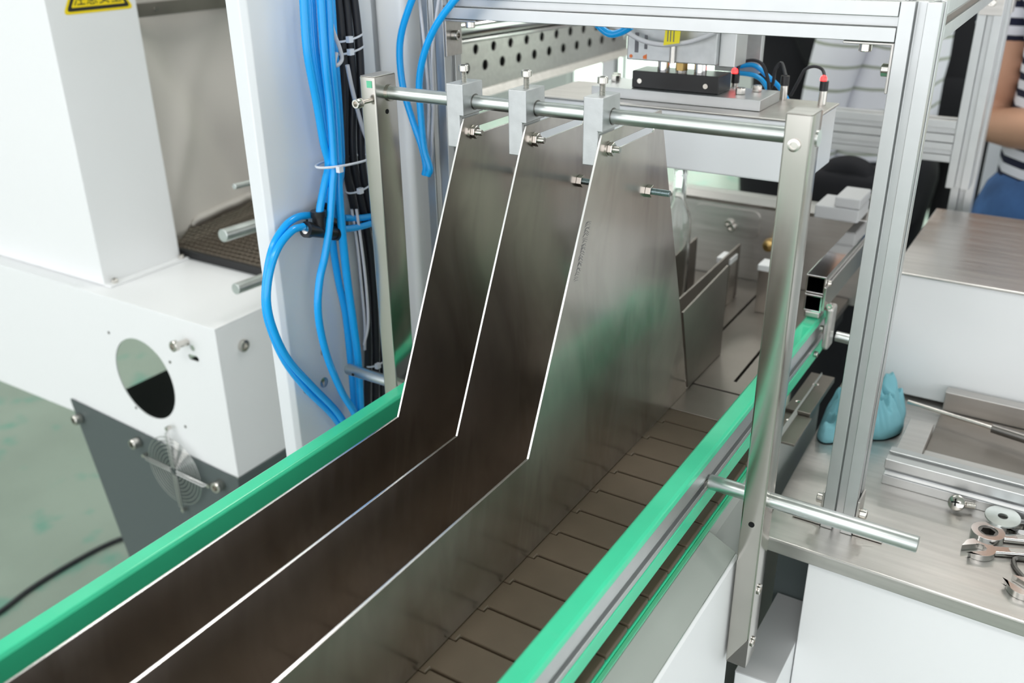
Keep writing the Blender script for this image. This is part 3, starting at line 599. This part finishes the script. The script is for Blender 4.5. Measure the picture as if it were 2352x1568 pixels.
def tie(c, ry, rz, label, tilt=.1, r=1.1, rx=13):
    pts = [Vector((c[0]+rx*math.cos(a), c[1]+ry*math.sin(a), c[2]+tilt*ry*math.sin(a))) for a in [2*PI*i/28 for i in range(28)]]
    g = G().tube(pts, r, 8, False, True); g.box(c[0]+rx-2, c[0]+rx+2.5, c[1]-ry*.75, c[1]-ry*.75+6, c[2]-3.5, c[2]+2.5)
    tag(g.build('cable_tie', 'cable_tie', None, smooth=50), label, 'cable tie', 'white cable ties')
tie((-319, 306, 267), 40, 0, 'white cable tie around blue tubes and black cables', -.05, 1.3, 16)
tie((-331, 337, 231), 18, 0, 'white cable tie around the black cables above the fittings', .15, 1.1, 10)
tie((-331, 340, 384), 18, 0, 'upper white cable tie around the black cables near the top', .15, 1.1, 10)
tie((-331, 340, 372), 18, 0, 'lower white cable tie around the black cables near the top', .15, 1.1, 10)
tie((-330, 342, 22), 18, 0, 'white cable tie around the black cables behind the short zinc rod', .05, 1.1, 9)
def fitting(c, label):
    t = thing('tee_fitting', label, 'pipe fitting', c, 'black tee fittings'); x, y, z = c; d = Vector((0, .93, -.34)).normalized()
    a = Vector(c)-d*20; b = Vector(c)+d*26
    G().cyl(a, b, 7, 20).build('body', 'black_plastic', t, smooth=40)
    for p, q in ((a, a+d*4), (b-d*4, b)): G().cyl(p-d*.6, q+d*.6, 8.2, 20).build('collar', 'black_plastic', t, smooth=40)
    G().cyl(c, (x, y+1, z+17), 7, 20).build('branch', 'black_plastic', t, smooth=40); G().cyl((x, y+1, z+15), (x, y+1, z+21), 8.2, 20).build('collar', 'black_plastic', t, smooth=40)
    G().cyl(a-d*1.2, a-d*.7, 4.6, 18).build('ring', 'nickel', t, smooth=40)
fitting((-320, 260, 205), 'front black tee fitting joining three blue tubes')
fitting((-329, 279, 208), 'rear black tee fitting half hidden behind the blue tubes')

# ------------------------------------------------------------------ white shrink tunnel on the left
sm = thing('shrink_tunnel', 'white shrink tunnel machine with round hole and dark leg panel at the left', 'machine', (-1050, 600, FZ))
G().prism([(-1500, -20), (-645, -20), (-645, -262), (-1500, -262)], 'y', 368, 370.5, holes=[circle(-826, -145, 67, 48), circle(-700, -62, 5, 12), slot(-708, -694, -78, 4.2)]).build('front_sheet', 'white_paint', sm, bevel=.8)
G().box(-1500, -645, 370.6, 1100, -22.5, -20).build('top_sheet', 'white_paint', sm, bevel=.5)
G().box(-647.5, -645, 370.6, 1100, -262, -22.6).build('side_sheet', 'white_paint', sm, bevel=.5)
G().box(-1034, -648, 372, 1000, -266, -262.2).build('bottom_tray', 'black_matte', sm)
G().prism([(-1038, -236), (-645, -262.5), (-645, FZ), (-890, FZ)], 'y', 364, 367.4).build('leg_panel', 'dark_panel', sm, bevel=.6)
G().prism([(-645, -262.5), (-642, -262.5), (-642, FZ), (-645, FZ)], 'y', 364, 700).build('leg_side', 'dark_panel', sm)
cx0 = -920
G().prism([(-1400, 394), (cx0, 394), (cx0, 540), (-1400, 540)], 'z', -19.5, 1000).build('column', 'white_paint', sm, bevel=2, seg=3)
fl = G().box(cx0+.3, cx0+16, 394, 545, -19.8, -16.5).build('column_flange', 'white_paint', sm, bevel=.5)
for y in (408, 536): socket_screw((cx0+8, y, -16.5), (0, 0, 1), 5, 6, 2, 0, fl, 'bolt')
for p in ((-1018, 364, -266), (-868, 364, -266)): socket_screw(p, (-.1, -1, 0), 9, 14, 4, 0, sm, 'bolt', n=16)
socket_screw((-682, 364, -283), (.1, -1, 0), 9, 14, 4, 0, sm, 'bolt')
for p in ((-708, 350, -52),): socket_screw(p, (0, -1, .1), 8, 8, 5, 18, sm, 'lock_screw')
socket_screw((-645, 412, -62), (1, 0, 0), 9, 5, 4, 0, sm, 'lock_screw')
for p in ((-893, -82), (-756, -98), (-863, -205), (-748, -205)): G().cyl((p[0], 367.9, p[1]), (p[0], 367.4, p[1]), 2.4, 12).build('screw_hole', 'dark_steel', sm)
fg = thing('fan_guard', 'round chrome wire fan guard on the shrink tunnel front', 'fan guard', (-778, 358, -360))
FC = Vector((-778, 356, -287))
for i in range(9):
    r = 9+6.2*i; G().tube([FC+Vector((r*math.cos(a), 0, r*math.sin(a))) for a in [2*PI*k/48 for k in range(48)]], .9, 6, False, True).build('wire_ring', 'chrome', fg, smooth=60)
for a in (PI*.5, PI*1.5, -.04, PI-.04):
    d = Vector((math.cos(a), 0, math.sin(a))); n_ = Vector((-math.sin(a), 0, math.cos(a)))*2.6
    pts = [FC+d*6-n_+Vector((0, -1.8, 0)), FC+d*66-n_+Vector((0, -1.8, 0)), FC+d*74+Vector((0, 2, 0)), FC+d*66+n_+Vector((0, -1.8, 0)), FC+d*6+n_+Vector((0, -1.8, 0))]
    G().tube(pts, 1.3, 8, False).build('spoke', 'chrome', fg, smooth=60)
    G().cyl(FC+d*75+Vector((0, 7.4, 0)), FC+d*75+Vector((0, -1, 0)), 3.4, 14).build('mounting_screw', 'nickel', fg, smooth=40)
# warning sticker
ws = thing('warning_sticker', 'yellow black triangular warning sticker on the white column', 'sticker', (cx0+1, 475, 400))
def tri(h0, k): # rounded triangle in the y-z plane
    P = [Vector((418+k, 374+k*.6)), Vector((534-k, 374+k*.6)), Vector((476, 374+100-k*1.25))]; r = 9-k*.45; out = []
    for i in range(3):
        p, a, b = P[i], P[i-1], P[(i+1) % 3]; u = (a-p).normalized(); v = (b-p).normalized()
        p0 = p+u*r; p1 = p+v*r
        for t in range(6): s2 = t/5; out.append(tuple((1-s2)**2*p0+2*s2*(1-s2)*p+s2*s2*p1))
    return out
G().prism(tri(0, 0), 'x', cx0+.2, cx0+.5).build('backing', 'yellow', ws)
G().prism(tri(0, 6), 'x', cx0+.55, cx0+.7).build('black_triangle', 'ink', ws)
G().prism(tri(0, 14), 'x', cx0+.75, cx0+.9).build('yellow_triangle', 'yellow', ws)
tx = bpy.data.curves.new('lettering', 'FONT'); tx.body = '注意安全'; tx.size = .020; tx.align_x = 'CENTER'; tx.extrude = .00005
to = bpy.data.objects.new('lettering', tx); COL.objects.link(to)
bpy.context.view_layer.update()
dg = bpy.context.evaluated_depsgraph_get(); tm = bpy.data.meshes.new_from_object(to.evaluated_get(dg)); bpy.data.objects.remove(to)
if len(tm.polygons):
    tm.materials.clear(); tm.materials.append(MATS['ink']); tm.transform(Matrix.Rotation(PI/2, 4, 'X')); tm.transform(Matrix.Rotation(PI/2, 4, 'Z'))
    tm.transform(Matrix.Translation(Vector((cx0+1.1, 476, 386.5))*S-Vector(ws.location)))
    o = bpy.data.objects.new('lettering', tm); COL.objects.link(o); o.parent = ws
# curtain, mesh belt, rods
bm = bmesh.new(); NX, NZ = 40, 30; grid = []
for i in range(NX+1):
    row = []
    for j in range(NZ+1):
        y = 547+(900-547)*i/NX; z = -3+(470+3)*j/NZ; u = i/NX; v2 = j/NZ
        x = -962+9*math.sin(u*9+v2*3)+14*math.exp(-((u*1.4-v2*1.0+.1)**2)/.012)*(1-v2)-10*math.exp(-((u*1.2+v2*.8-.75)**2)/.01)*(1-v2*.6)+mn.noise(Vector((u*4, v2*4, 1)))*8
        lift = 34*max(0, min(1, (u-.08)*9)) if j == 0 else 0
        row.append(bm.verts.new((x*S, y*S, (z+lift)*S)))
    grid.append(row)
for i in range(NX):
    for j in range(NZ): bm.faces.new((grid[i][j], grid[i+1][j], grid[i+1][j+1], grid[i][j+1]))
me = bpy.data.meshes.new('curtain'); bm.to_mesh(me); bm.free(); me.materials.append(MATS['curtain']); me.shade_smooth()
cu = bpy.data.objects.new('tunnel_curtain', me); COL.objects.link(cu); md = cu.modifiers.new('thickness', 'SOLIDIFY'); md.thickness = .002
tag(cu, 'beige creased curtain hanging over the tunnel mouth', 'curtain')
cr = thing('curtain_rail', 'grey metal strip clamping the top of the beige curtain', 'rail', (-950, 700, 362))
G().box(-945, -938, 546, 900, 358, 378).build('strip', 'steel_bed', cr, bevel=.5); G().cyl((-938, 586, 368), (-936, 586, 368), 3.5, 14).build('rivet', 'nickel', cr)
mb = thing('mesh_belt', 'dark wire mesh belt leaving the tunnel below the curtain', 'conveyor belt', (-850, 700, -18))
G().box(-1150, -650, 552, 1000, -19.5, -10).build('belt', 'mesh_belt', mb)
G().box(-1150, -650, 546, 551.5, -19.5, -6).build('side_chain', 'black', mb)
g = G()
for x in range(-1145, -655, 11): g.cyl((x, 552, -8.5), (x, 990, -8.5), 1.6, 6)
o = g.build('mesh_wires', 'mesh_wire', mb); o['kind'] = 'stuff'
g = G()
for y in range(558, 985, 14): g.cyl((-1150, y, -7.4), (-650, y, -7.4), 1.6, 6)
o = g.build('mesh_cross_wires', 'mesh_wire', mb); o['kind'] = 'stuff'
for i, (p0, p1, r, lb_) in enumerate((((-640, 402, 106), (-640, 560, 100), 9, 'upper steel guide rod sticking out past the white column edge'), ((-640, 410, 26), (-640, 560, 20), 8, 'lower steel guide rod sticking out past the white column edge'), ((-640, 433, 166), (-640, 570, 160), 4, 'thin steel rod above the mesh belt'))):
    tag(G().cyl(p0, p1, r, 20).build('guide_rod', 'zinc', None, smooth=40, bevel=.8), lb_, 'rod', 'tunnel guide rods')
tag(G().tube([(-1504,295,-894),(-1502,352,-894),(-1516,434,-894),(-1518,524,-894),(-1511,613,-894),(-1495,669,-894),(-1466,717,-894),(-1400,800,-894)], 6, 8).build('floor_cable', 'cable_black', None, smooth=60), 'black cable lying on the green floor', 'cable')

# ------------------------------------------------------------------ background: switch cabinet, bag, people
sw = thing('rear_cabinet', 'pale grey cabinet with black handle behind the aluminium posts', 'cabinet', (330, 1400, FZ))
G().box(145, 190, 1700, 2000, FZ, 108).build('door', 'white_gloss', sw, bevel=1); G().box(191, 560, 1710, 2000, FZ, 108).build('body', 'grey_and_shaded_paint', sw, bevel=1)
G().tube([(208, 1706, 50), (216, 1680, 46), (214, 1680, -14), (200, 1706, -18)], 6, 8).build('handle', 'black_plastic', sw, smooth=50); G().cyl((206, 1709, 88), (206, 1698, 88), 8, 14).build('lock', 'black_plastic', sw)
bg = thing('black_bag', 'black padded bag with glinting buckle behind the infeed', 'bag', (40, 1000, 20))
bm = bmesh.new(); bmesh.ops.create_cube(bm, size=1)
bmesh.ops.subdivide_edges(bm, edges=bm.edges, cuts=8, use_grid_fill=True)
for v in bm.verts:
    p = v.co; q = 1-.25*(abs(p.x*2)**4+abs(p.y*2)**4)*.5; v.co = Vector((p.x*128, p.y*80, p.z*130*q+mn.noise(p*5)*6))
me = bpy.data.meshes.new('bag'); bm.to_mesh(me); bm.free(); me.transform(Matrix.Scale(S, 4)); me.materials.append(MATS['black_fabric']); me.shade_smooth()
o = bpy.data.objects.new('body', me); COL.objects.link(o); o.parent = bg; o.location = Vector((0, 20, 61))*S
G().tube([(-5, 1000, 128), (8, 1000, 146), (30, 1000, 152), (50, 1000, 146), (60, 1000, 128)], 15, 12).build('handle', 'black_fabric', bg, smooth=50)
G().box(62, 74, 972, 976, 112, 122).build('buckle', 'nickel', bg, bevel=2)
st = thing('equipment_stand', 'dark stand carrying the black bag behind the infeed', 'stand', (40, 1010, FZ))
G().box(-60, 106, 955, 1080, 2, 14).build('shelf', 'dark_panel', st, bevel=1)
for x in (-56, 90):
    for y in (960, 1060): G().box(x, x+14, y, y+14, FZ, 1.8).build('leg', 'dark_panel', st)

def skin_obj(name, verts, edges, radii, m, parent, root=0, sub=2):
    me = bpy.data.meshes.new(name); me.from_pydata([tuple(Vector(v)*S) for v in verts], edges, []); me.update()
    o = bpy.data.objects.new(name, me); COL.objects.link(o); o.parent = parent
    sk = o.modifiers.new('skin', 'SKIN'); sk.use_smooth_shade = True
    for i, r in enumerate(radii):
        sv = me.skin_vertices[0].data[i]; sv.radius = (r[0]*S, r[1]*S) if isinstance(r, tuple) else (r*S, r*S); sv.use_root = (i == root)
    sb = o.modifiers.new('subdivision', 'SUBSURF'); sb.levels = sub; sb.render_levels = sub
    me.materials.append(MATS[m]); return o
def person(label, loc, rz, shirt, trousers, arms, sleeve=0.55, k=1.0, hairlen=60, longs=False):
    t = thing('person', label, 'person', loc); t.rotation_euler[2] = rz
    H = lambda *p: tuple(c*k for c in p)
    V = []; E = []; Rr = []
    def v(p, r, prev=None):
        V.append(H(*p)); Rr.append(tuple(x*k for x in r) if isinstance(r, tuple) else r*k); i = len(V)-1
        if prev is not None: E.append((prev, i))
        return i
    pel = v((0, 0, 930), (150, 105)); sp1 = v((0, 0, 1080), (125, 92), pel); chs = v((0, 0, 1280), (150, 100), sp1); nk = v((0, 0, 1425), 56, chs); nk2 = v((0, -8, 1475), 50, nk)
    hd1 = v((0, -14, 1545), (72, 86), nk2); hd2 = v((0, -8, 1625), (62, 74), hd1); v((0, -104, 1545), 10, hd1); v((78, 0, 1545), 10, hd1); v((-78, 0, 1545), 10, hd1)
    sl = {}
    for s2 in (-1, 1):
        hp = v((s2*85, 0, 860), 84, pel); kn = v((s2*95, -5, 490), 58, hp); an = v((s2*98, 12, 95), 40, kn); v((s2*106, -110, 35), 34, an)
        sh = v((s2*165, 0, 1370), 54, chs); e_, w_ = arms[0 if s2 < 0 else 1]; el = v(e_, 40, sh); wr = v(w_, 28, el); sl[s2] = (sh, el)
        d = (Vector(w_)-Vector(e_)).normalized(); side = d.cross(Vector((0, 1, .2))).normalized(); pal = Vector(w_)+d*60; pi = v(tuple(pal), 22, wr)
        for f, ln in ((-1.5, 55), (-.5, 70), (.5, 66), (1.5, 50)):
            a = v(tuple(pal+side*f*16+d*26), 9, pi); v(tuple(pal+side*f*18+d*(26+ln*.7)+Vector((0, -10, 0))), 8, a)
        a = v(tuple(Vector(w_)+d*30+side*38), 10, wr); v(tuple(Vector(w_)+d*62+side*50), 9, a)
    skin_obj('body', V, E, Rr, 'skin', t)
    # shirt
    sv = [H(0, 0, 850), H(0, 0, 1080), H(0, 0, 1285), H(0, -4, 1400)]; se = [(0, 1), (1, 2), (2, 3)]; sr = [(190, 150), (152, 118), (170, 122), (66, 60)]
    for s2 in (-1, 1):
        e_ = Vector(arms[0 if s2 < 0 else 1][0]); sh = Vector((s2*168, 0, 1372)); b = len(sv); sv += [H(*sh), H(*(sh+(e_-sh)*sleeve))]; se += [(2, b), (b, b+1)]; sr += [66, 60]
        if longs: sv[-1] = H(*e_); sr[-1] = 52; sv.append(H(*arms[0 if s2 < 0 else 1][1])); se.append((b+1, b+2)); sr.append(42)
    skin_obj('shirt', sv, se, [tuple(x*k for x in r) if isinstance(r, tuple) else r*k for r in sr], shirt, t, 0)
    tv = [H(0, 0, 1050), H(0, 0, 930)]; te = [(0, 1)]; tr_ = [150, 172]
    for s2 in (-1, 1):
        b = len(tv); tv += [H(s2*87, 0, 850), H(s2*96, -4, 490), H(s2*98, 10, 120)]; te += [(1, b), (b, b+1), (b+1, b+2)]; tr_ += [120, 84, 66]
    skin_obj('trousers', tv, te, [tuple(x*k for x in r) if isinstance(r, tuple) else r*k for r in tr_], trousers, t, 0)
    hv = [H(0, 10, 1560), H(0, 0, 1655), H(0, 70, 1560), H(0, 75, 1560-hairlen)]
    skin_obj('hair', hv, [(0, 1), (0, 2), (2, 3)], [(78*k, 80*k), (66*k, 66*k), 60*k, 50*k], 'hair', t, 0)
    return t
down = (((-230, 0, 1100), (-240, -60, 870)), ((230, 0, 1100), (240, -60, 870)))
person('person in a white shirt with thin stripes standing behind the machine', (-80, 1720, FZ), 1.35, 'shirt_white', 'black_fabric', (((-175, 50, 1120), (-170, 60, 900)), ((190, 0, 1120), (190, 0, 900))), .9, .93, 60, True)
person('person in black with one hand lowered left of the striped white shirt', (-390, 2180, FZ), 1.5, 'black_fabric', 'black_fabric', (((-130, -120, 1120), (-60, -190, 1010)), ((150, -40, 1130), (110, -110, 1050))), .98, .93, 200, True)
person('person in black seen between the two aluminium posts at the right', (-60, 2520, FZ), .3, 'black_fabric', 'black_fabric', down, .95, .98, 60, True)
person('person in a navy and white striped shirt and jeans at the right edge', (345, 1370, FZ), 0, 'shirt_navy', 'denim', (((-185, 20, 1055), (-40, -190, 1090)), ((230, 0, 1060), (60, -220, 1080))), .62, 1.0)
